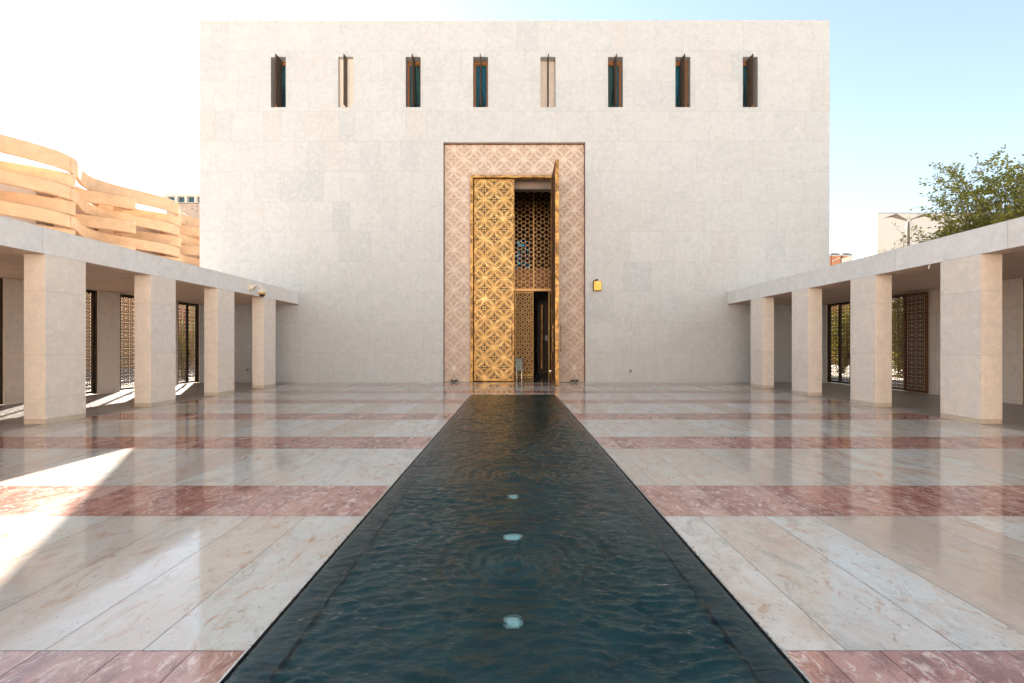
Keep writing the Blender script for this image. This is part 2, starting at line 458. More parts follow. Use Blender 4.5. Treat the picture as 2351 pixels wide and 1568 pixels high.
# water surface: a real rippled sheet
nx = 150
ys = []; y = PY0 + .004
while y < PY1 - .004: ys.append(y); y += .012 if y < 5 else (.018 if y < 8 else .028)
ys.append(PY1 - .004); ys = np.array(ys); xsn = np.linspace(PX0 + .004, PX1 - .004, nx)
XX, YY = np.meshgrid(xsn, ys)
ZZ = np.zeros_like(XX)
bubs = [(0.0, 3.08, 1.), (0.0, 5.22, .9), (.02, 7.6, .35), (.08, 10.4, .6), (.1, 12.7, .7)]
for (bx, by, am) in bubs:
    wob = .05 * np.sin(3 * np.arctan2(YY - by, XX - bx) + by) + .03 * np.sin(7 * np.arctan2(YY - by, XX - bx) + 2 * by)
    r = np.hypot(XX - bx, YY - by); rr = r * (1 + wob)
    ZZ += am * (.0125 * np.sin(2 * PI * rr / .105) * np.exp(-rr / .45) * (1 - np.exp(-(rr / .10) ** 2)) + .0050 * np.sin(2 * PI * rr / .19 + 1.3) * np.exp(-rr / .8))
    ZZ += am * .034 * np.exp(-(r / .12) ** 2) + am * .012 * np.sin(XX * 62 + by + 8 * YY) * np.sin(YY * 55 + 9 * XX) * np.exp(-(r / .15) ** 2)
NZ = np.empty_like(ZZ)
for i in range(XX.shape[0]):
    for j in range(nx):
        x_, y_ = XX[i, j], YY[i, j]
        wx_, wy_ = x_ + .10 * mnoise.noise((x_ * 2.1, y_ * 2.1, 7.7)), y_ + .12 * mnoise.noise((x_ * 1.9 + 9, y_ * 2.3, 3.3))
        NZ[i, j] = max(.35, .95 + 1.1 * mnoise.noise((x_ * 1.3, y_ * .8, 4.4))) * (.004 * mnoise.noise((wx_ * 2.8, wy_ * 5.5, 1.7)) + .0095 * mnoise.noise((wx_ * 5.5 + 3, wy_ * 13, 5.1)) + .0100 * mnoise.noise((wx_ * 10, wy_ * 26, 9.3)) + .0044 * mnoise.noise((wx_ * 25, wy_ * 48, 2.3)))
edge = np.minimum(1, np.minimum(XX - PX0, PX1 - XX) / .25)
ed2 = np.minimum(1, np.minimum(np.minimum(XX - PX0, PX1 - XX), np.minimum(YY - PY0, PY1 - YY)) / .035)
calm = 1 - sum(am * .65 * np.exp(-(np.hypot(XX - bx, YY - by) / .5) ** 2) for bx, by, am in bubs)
ZZ = .020 + (ZZ + NZ * calm) * (.40 + .60 * edge) * (.3 + .7 * ed2) - .016 * (1 - ed2) ** 2
wv = MB()
wv.v = np.stack([XX.ravel(), YY.ravel(), ZZ.ravel()], 1).tolist()
for i in range(len(ys) - 1):
    for j in range(nx - 1): wv.f.append((i * nx + j, i * nx + j + 1, (i + 1) * nx + j + 1, (i + 1) * nx + j))
wv.mi = [0] * len(wv.f); wv.col = [(.5, 0, .5)] * len(wv.f)
P(wv.build('water', M['water'], pool, smooth=True))
for (bx, by, am) in bubs:
    noz = MB(); noz.lathe([(.001, .028), (.02, .03), (.045, .02), (.05, 0)], (bx, by, -.069), 14)
    P(noz.build('nozzle', M['granite'], pool))
for ly_, rr_ in ((2.50, .036), (3.60, .062), (4.55, .044)):
    q = MB(); q.lathe([(rr_ + .02, 0), (rr_ + .018, .006), (rr_, .007)], (0, ly_, -.069), 24); lr = P(q.build('pool_light', M['steel'], pool))
    q = MB(); q.lathe([(rr_, .0065), (rr_ * .5, .010), (.001, .011)], (0, ly_, -.069), 24); q.build('lens', M['poollamp'], lr)

# ------------------------------------------------------------------ prayer hall
XL, XR, TOP, DEP = PX(458, Y0), PX(1905, Y0), PZ(48, Y0), 9.6
hall = empty('prayer_hall', (0, Y0 + 4, 0), 0, 'tall white limestone block with a row of eight slot windows and a carved golden-doored portal', 'building')
fnF = lambda u, v, d: (u, Y0 + d, v)
wz0, wz1 = PZ(246, Y0), PZ(130.5, Y0)
wcx = [PX(639 + 154.8 * i, Y0) for i in range(8)]
whw = .325
wins = [(c - whw, c + whw, wz0, wz1) for c in wcx]
PLX, PRX, PTZ = PX(1017.8, Y0), PX(1343.8, Y0), PZ(326.5, Y0)
portal = (PLX, PRX, 0, PTZ)
courses = [TOP * i / 12 for i in range(13)]; courses[0] = .07
wall = MB()
cladding(wall, fnF, XL, XR, courses, wins + [portal], .55, 1.5, .006, .006, random.Random(3))
wd = [.40, .16, .40, .40, .32, .40, .40, .40]
for w, d in zip(wins, wd): reveal(wall, fnF, w, .0, d)
reveal(wall, fnF, portal, 0, .22, 0, bottom=False)
# skirting course
for (p, q, r, s) in rect_sub((XL, XR, 0, .07), [portal]):
    wall.quad([fnF(p, r, -.004), fnF(q, r, -.004), fnF(q, s, -.004), fnF(p, s, -.004)], 0, (.95, 0, .5))
    wall.quad([fnF(p, s, -.004), fnF(q, s, -.004), fnF(q, s, .008), fnF(p, s, .008)], 0, (.95, 0, .5))
# sides, back, roof
YB = Y0 + DEP
fnL = lambda u, v, d: (XL + d, u, v)
fnR = lambda u, v, d: (XR - d, u, v)
cladding(wall, fnL, Y0 + .002, YB, courses, [], .55, 1.5); cladding(wall, fnR, Y0 + .002, YB, courses, [], .55, 1.5)
tw = (.12, 1.1, 6.6, 8.55)     # window in the rear wall that glows through the hall
for (p, q, r, s) in rect_sub((XL, XR, 0, TOP), [tw]):
    wall.quad([(p, YB, r), (p, YB, s), (q, YB, s), (q, YB, r)], 0)
wall.box(XL - .0, XR + .0, Y0 - .0, YB, TOP - .02, TOP + .03, 0, (.5, 0, .5))
P(wall.build('wall', [M['stone'], M['grout']], hall))
# windows
for i, (w, d) in enumerate(zip(wins, wd)):
    a, b, c, e = w; cx = wcx[i]; yb = Y0 + d
    if i in (1, 4):
        m = MB(); m.quad([(a, yb - .004, c), (b, yb - .004, c), (b, yb - .004, e), (a, yb - .004, e)], 0, (.6, 0, .3))
        m.box(a, b, yb, yb + .1, c - .02, e + .02, 0, (.6, 0, .3))
        win = P(m.build('window_niche', M['pillar_stone'], hall))
    else:
        m = MB(); y1 = yb - .0; t = .055
        for k, o in ((0, 0), (1, .05)):
            ii = o; tt = t if k == 0 else .04
            yy0, yy1 = (yb - .07, yb - .001) if k == 0 else (yb - .045, yb - .012)
            m.box(a + ii + .001, a + ii + tt, yy0, yy1, c, e - ii - .001); m.box(b - ii - tt, b - ii - .001, yy0, yy1, c, e - ii - .001)
            m.box(a + ii + tt, b - ii - tt, yy0, yy1, e - ii - tt - .06, e - ii - .002)
        win = P(m.build('window', M['wood'], hall))
        q = MB(); q.box(a + .09, b - .09, yb - .03, yb - .024, c, e - .15)
        o = q.build('pane', M['pane'], win)
        bk = MB(); bk.box(a - .1, b + .1, yb + .30, yb + .32, c - .1, e + .1)
        o = bk.build('room_backing', M['dark_in'], win)
        for s in (-1, 1):
            cu = MB(); rows = []
            for k in range(13):
                z = c + (e - c - .1) * k / 12; f = k / 12
                x0 = cx + s * .24; x1 = cx + s * (.02 + .16 * max(0, 1 - f * 1.6) ** 1.3)
                rows.append([(x0 + (x1 - x0) * j / 16, yb + .05 + .025 * math.sin(j * 1.9 + i), z) for j in range(17)])
            cu.grid(rows)
            o = cu.build('curtain', M['curtain'] if (s < 0) == (i % 2 == 0) or i == 3 else M['olive_curtain'], win, smooth=True)
    # pivoting bronze screen standing at right angles to the wall
    sp = MB(); y0, y1 = Y0 - .22, Y0 + min(.30, d - .02)
    sp.box(cx - .019, cx + .019, y0, y0 + .035, wz0 + .02, wz1 - .01, 1); sp.box(cx - .019, cx + .019, y1 - .03, y1, wz0 + .02, wz1 - .01, 1)
    sp.box(cx - .019, cx + .019, y0 + .035, y1 - .03, wz1 - .045, wz1 - .01, 1); sp.box(cx - .019, cx + .019, y0 + .035, y1 - .03, wz0 + .02, wz0 + .05, 1)
    sp.box(cx - .008, cx + .008, y0 + .034, y1 - .029, wz0 + .05, wz1 - .044, 0)
    for s in (-1, 1):
        fn = lambda u, v, dd, s=s: (cx + s * (.008 + dd), u, v)
        for zz in np.arange(wz0 + .1, wz1 - .08, .105):
            for k2, yy in enumerate(np.arange(y0 + .08, y1 - .05, .105)):
                zc = zz + (.05 if k2 % 2 else 0)
                sp.strip([(yy + .05 * math.cos(t), zc + .05 * math.sin(t)) for t in np.linspace(0, 2 * PI, 9)[:-1]], .02, fn, .008, 0, None, 0, True)
    o = sp.build('pivot_screen', [M['screen_bronze'], M['bronze']], win)

# carved portal surround
def arcpts(cx, cy, r, n=24): return [(cx + r * math.cos(2 * PI * k / n), cy + r * math.sin(2 * PI * k / n)) for k in range(n)]
def rosettes(mb, fn, rect, org, s, sv, d, inside, wk=1., rich=True):
    """two families of touching circles whose overlaps form petals, with ribs and a small grid between"""
    u0, u1, v0, v1 = rect
    i0, i1 = math.floor((u0 - org[0]) / s) - 1, math.ceil((u1 - org[0]) / s) + 1
    j0, j1 = math.floor((v0 - org[1]) / sv) - 1, math.ceil((v1 - org[1]) / sv) + 1
    for i in range(i0, i1 + 1):
        for j in range(j0, j1 + 1):
            x, y = org[0] + i * s, org[1] + j * sv
            for h in (0, .5):
                cx, cy = x + h * s, y + h * sv
                mb.strip(arcpts(cx, cy, s * .478), .062 * s * wk, fn, d, 0, inside, 0, True)
                mb.strip(arcpts(cx, cy, s * .415, 24), .018 * s * wk, fn, d * .75, 0, inside, 0, True)
                for q in range(4):
                    t = PI / 4 + q * PI / 2; ct_, st_ = math.cos(t), math.sin(t); tx, ty = -st_, ct_
                    mx, my = cx + .354 * s * ct_, cy + .354 * s * st_
                    def pt(a, b): return (mx + tx * a * s + ct_ * b * s, my + ty * a * s + st_ * b * s)
                    if h == 0:      # a leaf of three ribs in every petal
                        mb.strip([pt(-.34, 0), pt(-.17, 0), pt(0, 0), pt(.17, 0), pt(.34, 0)], .022 * s * wk, fn, d * .8, 0, inside)
                        for e in (-1, 1):
                            for b in (-1, 1): mb.strip([pt(.22 * e, 0), pt(.12 * e, .045 * b), pt(.03 * e, .075 * b)], .016 * s * wk, fn, d * .75, 0, inside)
                    # stem from the cell centre to the petal
                    mb.strip([(cx + .03 * s * ct_, cy + .03 * s * st_), (cx + .13 * s * ct_, cy + .13 * s * st_), (cx + .30 * s * ct_, cy + .30 * s * st_)], .018 * s * wk, fn, d * .7, 0, inside)
                for o2 in (-.055, .055):
                    mb.strip([(cx + o2 * s, cy - .16 * s), (cx + o2 * s, cy), (cx + o2 * s, cy + .16 * s)], .020 * s * wk, fn, d * .7, 0, inside)
                    mb.strip([(cx - .16 * s, cy + o2 * s), (cx, cy + o2 * s), (cx + .16 * s, cy + o2 * s)], .020 * s * wk, fn, d * .7, 0, inside)
                mb.strip(arcpts(cx, cy, s * .20, 12), .018 * s * wk, fn, d * .7, 0, inside, 0, True)
                for q in range(4):
                    t = q * PI / 2
                    for a2 in (-.35, .35):
                        mb.strip([(cx + .41 * s * math.cos(t), cy + .45 * s * math.sin(t)), (cx + .33 * s * math.cos(t + a2 * .22), cy + .33 * s * math.sin(t + a2 * .22)), (cx + .21 * s * math.cos(t + a2 * .5), cy + .21 * s * math.sin(t + a2 * .5))], .020 * s * wk, fn, d * .75, 0, inside)
YP = Y0 + .22
DL, DR, DT = -1.885, 1.90, 9.09          # doorway
ps = MB()
fnP = lambda u, v, d: (u, YP - d, v)
def inP(u, v): return PLX + .03 < u < PRX - .03 and .03 < v < PTZ - .02 and not (DL - .06 < u < DR + .06 and v < DT + .06)
rosettes(ps, fnP, (PLX, PRX, 0, PTZ), (-.84, 9.77), .88, .88, .03, inP, .95)
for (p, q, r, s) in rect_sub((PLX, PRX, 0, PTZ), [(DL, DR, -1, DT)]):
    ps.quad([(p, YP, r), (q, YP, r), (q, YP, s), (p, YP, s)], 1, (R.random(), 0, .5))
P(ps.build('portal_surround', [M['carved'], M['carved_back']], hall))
ct = MB()
for (a, b, c, e) in ((PLX + .001, PLX + .02, .0, PTZ - .002), (PRX - .02, PRX - .001, .0, PTZ - .002)):
    ct.box(a, b, YP - .10, YP - .002, c, e)
ct.box(PLX + .02, PRX - .02, YP - .10, YP - .002, PTZ - .02, PTZ - .002)
P(ct.build('portal_trim', M['bronze_warm'], hall))
# door frame
YD = Y0 + .33
df = MB()
df.box(DL, DL + .12, YP - .02, YP + .30, 0, DT); df.box(DR - .12, DR, YP - .02, YP + .30, 0, DT)
df.box(DL + .12, DR - .12, YP - .02, YP + .30, DT - .09, DT)
for a, b in ((-1.80, -1.45), (-.15, .3), (1.4, 1.75)): df.box(a, b, YP - .05, YP - .021, DT - .115, DT - .085)
P(df.build('door_frame', M['brass_worn'], hall))
# door leaves: local u 0..LW along the leaf, built flat then placed
LW, LH, LT = 1.78, 8.93, .15
def leaf(parent, name, place, width, lm, bm_):
    fr = MB(); bw = .05
    fr.box(0, bw, 0, LT, 0, LH); fr.box(width - bw, width, 0, LT, 0, LH)
    fr.box(bw, width - bw, 0, LT, 0, bw + .03); fr.box(bw, width - bw, 0, LT, LH - bw, LH)
    for z in np.arange(.3, LH, .55):
        for yy in (.035, .115): fr.lathe([(.0, -.004), (.008, -.003), (.008, 0)], (-.0005, yy, z), 8, 1) if False else None
    f = fr.build(name, M['brass_worn'], parent); f.matrix_basis = place
    f.matrix_parent_inverse = hall.matrix_basis.inverted()
    la = MB(); s = (width - .03) / 2
    for front in (0, 1):
        fn = (lambda u, v, d: (u, .045 - d, v)) if front == 0 else (lambda u, v, d: (u, LT - .045 + d, v))
        ins = lambda u, v: bw - .01 < u < width - bw + .01 and bw < v < LH - bw + .01
        rosettes(la, fn, (0, width, 0, LH), (.015 + s / 2, LH - .02 - s / 2), s, s, .035, ins)
    la.build('lattice', lm, f)
    bk = MB(); bk.box(bw, width - bw, .062, .088, bw, LH - bw)  # dark plate added so the holes look as dark as an unlit vestibule
    bk.build('backing', bm_, f)
    for side in ((-1,) if width < 1.9 else (-1, 1)):
        hd = MB(); yy = -.09 if side < 0 else LT + .09; yw = 0 if side < 0 else LT
        hx = width - .10
        hd.tube([(hx, yy, .45 + .85), (hx, yy, .45 + 1.95)], .018, 8)
        for z in (1.40, 2.30): hd.tube([(hx, yy, z), (hx, yw, z)], .014, 6)
        hd.build('handle', M['bronze'] if width < 1.9 else M['brass_worn'], f)
    return f
leaf(hall, 'door', Matrix.Translation((-1.73, YD, .03)), LW, M['brass'], M['bronze'])
leaf(hall, 'door', Matrix.Translation((1.825, YD - .03, .03)) @ Matrix.Rotation(-PI / 2, 4, 'Z') @ Matrix.Translation((0, -.155, 0)), 2.0, M['bronze_warm'], M['bronze'])  # open leaf's lattice coloured darker than its twin's brass to stand for shade
# vestibule
YS = 22.9
vs = MB()
vs.quad([(DL, YP + .3, 0), (DL, YS, 0), (DL, YS, 11), (DL, YP + .3, 11)], 0); vs.quad([(DR + .2, YP, 0), (DR + .2, YP, 11), (DR + .2, YS, 11), (DR + .2, YS, 0)], 0)
vs.box(DL, DR + .2, Y0 + .85, Y0 + 1.25, 8.72, 11, 0)
vs.quad([(DL, YP + .3, 9.12), (DR + .2, YP + .3, 9.12), (DR + .2, Y0 + .85, 9.12), (DL, Y0 + .85, 9.12)], 0)
vs.quad([(DL, Y0 + 1.25, 11), (DR + .2, Y0 + 1.25, 11), (DR + .2, YS, 11), (DL, YS, 11)], 0)
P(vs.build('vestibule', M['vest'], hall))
vf = MB(); y = YP - .22
while y < YB - .5:
    for x0, x1 in ((-2, -1.0), (-1.0, .02), (.02, 1.04), (1.04, 2.1)):
        vf.quad([(x0 + .003, y + .003, .001), (x1 - .003, y + .003, .001), (x1 - .003, y + .897, .001), (x0 + .003, y + .897, .001)])
    y += .9
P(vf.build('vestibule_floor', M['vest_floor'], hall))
# room inside
hi = MB()
hx0, hx1, hy0, hy1, hz = -6, 6, YS + .12, YB - .3, 11.5
hi.quad([(hx0, hy0, 0), (hx0, hy1, 0), (hx0, hy1, hz), (hx0, hy0, hz)]); hi.quad([(hx1, hy0, 0), (hx1, hy0, hz), (hx1, hy1, hz), (hx1, hy1, 0)])
hi.quad([(hx0, hy0, hz), (hx1, hy0, hz), (hx1, hy1, hz), (hx0, hy1, hz)])
for (p, q, r, s) in rect_sub((hx0, hx1, 0, hz), [tw]): hi.quad([(p, hy1, r), (q, hy1, r), (q, hy1, s), (p, hy1, s)])
reveal(hi, lambda u, v, d: (u, hy1 + d, v), tw, 0, .3)
for (p, q, r, s) in rect_sub((hx0, hx1, 0, hz), [(DL, DR + .2, 0, 11)]): hi.quad([(p, hy0, r), (p, hy0, s), (q, hy0, s), (q, hy0, r)])
hi.box(1.42, 2.1, 25.2, 25.5, 0, 4.2)
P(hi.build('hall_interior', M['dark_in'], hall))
sg = MB(); sg.box(tw[0], tw[1], YB - .12, YB - .10, tw[2], tw[3])
ow = P(sg.build('rear_window', M['tealglass'], hall))
sb = MB()
for x in np.arange(tw[0], tw[1] + .01, .16): sb.box(x - .012, x + .012, YB - .17, YB - .13, tw[2], tw[3])
for z in np.arange(tw[2], tw[3] + .01, .16): sb.box(tw[0], tw[1], YB - .175, YB - .165, z - .012, z + .012)
o = sb.build('glazing_bar', M['bronze'], ow)
# inner screen of stars
def stars(mb, fn, rect, a, w, d, ring=.5, innr=.27, rings=True):
    u0, u1, v0, v1 = rect; hgt = a * math.sqrt(3) / 2
    ins = lambda u, v: u0 < u < u1 and v0 < v < v1
    for j in range(int((v1 - v0) / hgt) + 3):
        for i in range(int((u1 - u0) / a) + 3):
            cx, cy = u0 + (i - .5 + (.5 if j % 2 else 0)) * a, v0 + (j - .5) * hgt
            pts = []
            for k in range(12):
                r = a * (ring + .06) if k % 2 == 0 else a * innr
                pts.append((cx + r * math.cos(k * PI / 6), cy + r * math.sin(k * PI / 6)))
            dense = []
            for k in range(12):
                p, q = pts[k], pts[(k + 1) % 12]
                dense += [p, ((p[0] + q[0]) / 2, (p[1] + q[1]) / 2)]
            mb.strip(dense, w, fn, d, 0, ins, 0, True)
            if rings: mb.strip(arcpts(cx, cy, a * .40, 12), w * .8, fn, d, 0, ins, 0, True)
sn = MB(); fnS = lambda u, v, d: (u, YS - d, v)
stars(sn, fnS, (-1.85, 2.0, 4.62, 10.9), .40, .022, .03, rings=False)
for x in (-1.87, .07, 1.09, 2.0): sn.box(x - .022, x + .022, YS - .04, YS + .02, 4.6, 10.95)
sn.box(-1.88, 2.05, YS - .06, YS + .03, 4.47, 4.60)
scr = P(sn.build('inner_screen', M['brass_thin'], hall))
sp = MB(); sp.box(-1.88, 2.05, YS + .03, YS + .06, 4.605, PZ(617, YS))
o = sp.build('screen_panel', M['bronze_warm'], scr)
idr = MB(); ix0, ix1, iz1 = PX(1182.5, YS), PX(1224.6, YS), 4.44
for (a, b, c, e) in ((ix0, ix0 + .05, .02, iz1), (ix1 - .05, ix1, .02, iz1), (ix0 + .05, ix1 - .05, .02, .09), (ix0 + .05, ix1 - .05, iz1 - .06, iz1)):
    idr.box(a, b, YS - .03, YS + .03, c, e)
idr.box(PX(1259, YS), PX(1261.5, YS), YS - .04, YS + .03, 0, iz1)
iw = P(idr.build('inner_door', M['brass'], hall))
il = MB(); stars(il, fnS, (ix0 + .05, ix1 - .05, .09, iz1 - .06), .235, .022, .02); o = il.build('lattice', M['brass'], iw)
ib = MB(); ib.box(ix0 + .05, ix1 - .05, YS + .01, YS + .02, .09, iz1 - .06); o = ib.build('backing', M['bronze'], iw)
lf = MB(); lf.box(-1.86, ix0 - .01, YS - .03, YS + .03, 0, iz1); P(lf.build('inner_door', M['bronze_warm'], hall))
e2 = MB(); e2.box(PX(1242.5, 24.6), PX(1245.5, 24.6), 24.55, 25.4, PZ(847, 24.6), PZ(700, 24.6)); P(e2.build('inner_door', M['brass_worn'], hall))
# notice on the inner wall
ns = empty('notice_sign', (PX(1254.5, 25.19), 25.19, PZ(776, 25.19)), 0, 'small white notice with a crossed-out circle on the dark wall inside the doorway', 'sign')
b_ = MB(); b_.box(-.075, .075, -.012, 0, -.14, .14); b_.build('plate', M['white_plastic'], ns)
b_ = MB(); fnn = lambda u, v, d: (u, -.013 - d, v)
b_.strip(arcpts(0, .03, .05, 16), .014, fnn, .002, 0, None, 0, True); b_.strip([(-.035, .065), (.035, -.005)], .014, fnn, .002, 0)
b_.box(-.05, .05, -.015, -.0125, -.075, -.06); b_.box(-.05, .05, -.015, -.0125, -.10, -.085); b_.build('pictogram', M['print'], ns)

# ------------------------------------------------------------------ colonnades
BZ, TZ = 3.40, 3.92
pillar_y = [8.69 + 2.535 * k for k in range(-6, 4)]
gates = {-1: [(9.9, 11.66), (12.5, 14.3), (15.1, 16.9), (17.72, 18.93)], 1: [(9.9, 11.66), (12.5, 13.4), (15.1, 16.9), (17.6, 18.93)]}
def colonnade(sx, label):
    root = empty('colonnade', (sx * (XF + XB) / 2, 5.5, 0), 0, label, 'colonnade', 'arcades flanking the court')
    rr = random.Random(21 + sx)
    m = MB()
    fn = lambda u, v, d: (sx * (XF + d), u, v)
    cladding(m, fn, -8, Y0 - .003, [BZ, TZ], [], 1.5, 2.6, .004, .005, rr)
    x0, x1 = sorted((sx * (XF + .007), sx * (XB + .23)))
    m.box(x0, x1, -8, Y0 - .004, BZ + .002, TZ - .001, 2, (.5, 0, .5))
    # coping sheet along the top edge
    x0, x1 = sorted((sx * (XF - .001), sx * (XB + .24)))
    m.box(x0, x1, -8, Y0 - .004, TZ - .0005, TZ + .012, 0, (.15, 0, .5))
    P(m.build('roof', [M['beam_stone'], M['grout'], M['soffit']], root))
    for y in pillar_y:
        p = MB(); hs = [0, .10, .51, 1.38, 2.67, BZ] if rr.random() < .6 else [0, .10, 1.38, 2.67, BZ]
        for a, b in zip(hs[:-1], hs[1:]):
            j = rr.uniform(0, .0015)
            x0, x1 = sorted((sx * (XF + .003 + j), sx * (XF + .43)))
            p.box(x0, x1, y + j, y + .825 - j, a + .002, b - .002, 2 if b < .2 else 0, (rr.random(), 0, rr.random()))
        x0, x1 = sorted((sx * (XF + .012), sx * (XF + .424)))
        p.box(x0, x1, y + .008, y + .817, .001, BZ, 1)
        P(p.build('pillar', [M['pillar_stone'], M['grout'], M['plinth_stone']], root))
    w = MB(); holes = [(a, b, 0, BZ - .01) for a, b in gates[sx]]
    fnb = lambda u, v, d: (sx * (XB + d), u, v)
    cladding(w, fnb, -8, Y0, [0, .10, 1.38, 2.67, BZ], holes, .9, 1.7, .004, .005, rr)
    for (p, q, r, s) in rect_sub((-8, Y0, 0, BZ), holes): w.quad([fnb(p, r, .22), fnb(p, s, .22), fnb(q, s, .22), fnb(q, r, .22)], 0, (.5, 0, .5))
    for h in holes: reveal(w, fnb, h, 0, .22, 0, False)
    P(w.build('back_wall', [M['pillar_stone'], M['grout']], root))
    return root
colonnade(-1, 'pale stone arcade of square pillars on the left side of the court')
colonnade(1, 'pale stone arcade of square pillars on the right side of the court')

# ------------------------------------------------------------------ lattice gates
GH = 3.36
def rosette_panel(mb, fn, w, z0, z1):
    ins = lambda u, v: 0 < u < w and z0 < v < z1
    px, pz = .31, .31
    for j in range(int((z1 - z0) / pz) + 3):
        for i in range(-1, 4):
            for h in (0, .5):
                cx, cy = w / 2 + (i - 1 + h) * px + px * .5, z0 + (j + h) * pz
                r0, r1, r2 = .055, .112, .146
                if h == 0:
                    mb.strip(arcpts(cx, cy, r0, 10),  .023, fn, .006, 0, ins, 0, True)
                    for k in range(10):
                        t = 2 * PI * k / 10
                        mb.strip([(cx + r0 * math.cos(t), cy + r0 * math.sin(t)), (cx + .09 * math.cos(t), cy + .09 * math.sin(t)), (cx + r2 * math.cos(t), cy + r2 * math.sin(t))],  .023, fn, .006, 0, ins)
                    zz = []
                    for k in range(20):
                        t = PI * k / 10 + PI / 10 * 0; r = r2 if k % 2 == 0 else r1
                        zz.append((cx + r * math.cos(t), cy + r * math.sin(t)))
                    mb.strip(zz, .024, fn, .006, 0, ins, 0, True)
                else:
                    mb.strip(arcpts(cx, cy, .045, 8),  .023, fn, .006, 0, ins, 0, True)
                    for k in range(8):
                        t = 2 * PI * k / 8 + PI / 8
                        mb.strip([(cx + .045 * math.cos(t), cy + .045 * math.sin(t)), (cx + .10 * math.cos(t), cy + .10 * math.sin(t))],  .023, fn, .006, 0, ins)
def make_leaf(parent, w, mt, hinges=1, handle=False):
    f = MB(); b = .05
    f.box(0, b, -.03, .03, .03, GH); f.box(w - b, w, -.03, .03, .03, GH); f.box(b, w - b, -.03, .03, .03, .10); f.box(b, w - b, -.03, .03, GH - .07, GH)
    o = f.build('leaf', mt, parent)
    l = MB(); rosette_panel(l, lambda u, v, d: (u, d - .01, v), w, .09, GH - .06); l.build('lattice', mt, o)
    for z in (.35, 1.25, 2.15, 3.0):
        h = MB(); xx = 0 if hinges > 0 else w
        h.tube([(xx, -.042, z), (xx, -.042, z + .14)], .018, 8); h.build('hinge', M['bronze'], o)
    if handle:
        h = MB(); xx = w - .025 if hinges > 0 else .025
        h.tube([(xx, -.10, 1.05), (xx, -.10, 1.40)], .013, 8)
        for z in (1.08, 1.37): h.tube([(xx, -.10, z), (xx, -.02, z)], .01, 6)
        h.build('handle', M['bronze'], o)
    return o
def make_gate(sx, y0, y1, label, mt, mode='pair'):
    """local x runs along the wall away from the camera, local -y looks into the walkway"""
    root = empty('lattice_gate', (sx * (XB + .10), y0, 0), PI / 2, label, 'gate', 'lattice gates in the arcade back walls')
    W = y1 - y0
    fr = MB()
    fr.box(.001, .06, -.06, .06, .0, BZ - .012); fr.box(W - .06, W - .001, -.06, .06, .0, BZ - .012); fr.box(.06, W - .06, -.06, .06, GH + .005, BZ - .012)
    fr.build('frame', mt, root)
    lw = (W - .14) / 2
    def flip(o):
        # walkway lies on +x for the left wall and on -x for the right wall
        if sx > 0: o.matrix_basis = o.matrix_basis @ Matrix.Translation((lw, 0, 0)) @ Matrix.Rotation(PI, 4, 'Z')
    a = make_leaf(root, lw, mt, 1, mode == 'pair')
    if mode == 'pair':
        a.matrix_basis = Matrix.Translation((.065, 0, 0)); flip(a)
        b = make_leaf(root, lw, mt, -1, False); b.matrix_basis = Matrix.Translation((.075 + lw, 0, 0)); flip(b)
    else:      # near leaf folded back flat over the wall towards the camera
        a.matrix_basis = Matrix.Translation((.065, 0, 0))
        b = make_leaf(root, lw, mt, -1, False); b.matrix_basis = Matrix.Translation((-lw - .02, .165, 0))
        c2 = make_leaf(root, lw, mt, -1, False); c2.matrix_basis = Matrix.Translation((.075 + lw, 0, 0))
    return root
make_gate(-1, *gates[-1][0], 'dark lattice gate at the left picture edge, only its hinged frame showing', M['bronze'])
make_gate(-1, *gates[-1][1], 'dark lattice gate peeping out right of the nearest left pillar', M['bronze'])
make_gate(-1, *gates[-1][2], 'dark lattice gate with a pull handle just left of the second left pillar', M['bronze'])
make_gate(-1, *gates[-1][3], 'double-leaf lattice gate with pink flowers behind it between second and third left pillars', M['bronze'])
make_gate(1, *gates[1][0], 'lattice gate at the right picture edge, almost wholly cut off', M['bronze'])
make_gate(1, *gates[1][2], 'warm brown lattice gate with one leaf folded back against the wall', M['bronze_warm'], 'open')
make_gate(1, *gates[1][3], 'near-black double-leaf lattice gate beside the third right pillar, yellow leaves behind', M['bronze'])

# ------------------------------------------------------------------ small fittings
cam = empty('security_camera', (-XF, 15.48, 3.66), 0, 'cream dome security camera on a curved arm fixed to the left arcade beam', 'security camera')
m = MB(); m.box(.0005, .05, -.14, .14, -.12, .12)
m.grid([[(.05, -.1, -.1), (.05, .1, -.1), (.05, .1, .1), (.05, -.1, .1)], [(.12, -.05, -.04), (.12, .05, -.04), (.12, .05, .06), (.12, -.05, .06)]], close=True); m.build('wall_plate', M['cream_paint'], cam)
m = MB(); m.tube([(.08, 0, .01), (.16, 0, .07), (.25, 0, .085), (.34, 0, .06), (.40, 0, .0), (.41, 0, -.05)], [.05, .04, .034, .032, .032, .036], 10); m.build('arm', M['cream_paint'], cam, smooth=True)
dm = MB(); dm.lathe([(.03, .0), (.06, -.005), (.105, -.02), (.135, -.055), (.14, -.13), (.152, -.14), (.152, -.15), (.125, -.152)], (.41, 0, -.045), 22); d_ = dm.build('housing', M['cream_paint'], cam, smooth=True)
m = MB(); m.lathe([(.126, 0), (.122, -.045), (.10, -.055)], (.41, 0, -.197), 22); m.build('ring', M['amber'], cam, smooth=True)
m = MB(); m.lathe([(.10, 0), (.092, -.035), (.065, -.07), (.03, -.086), (.001, -.09)], (.41, 0, -.25), 20); m.build('dome', M['black'], cam, smooth=True)
m = MB()
for z in (-.08, .08): m.tube([(.051, -.11, z), (.056, -.11, z)], .014, 8)
m.build('bolt', M['black'], cam)

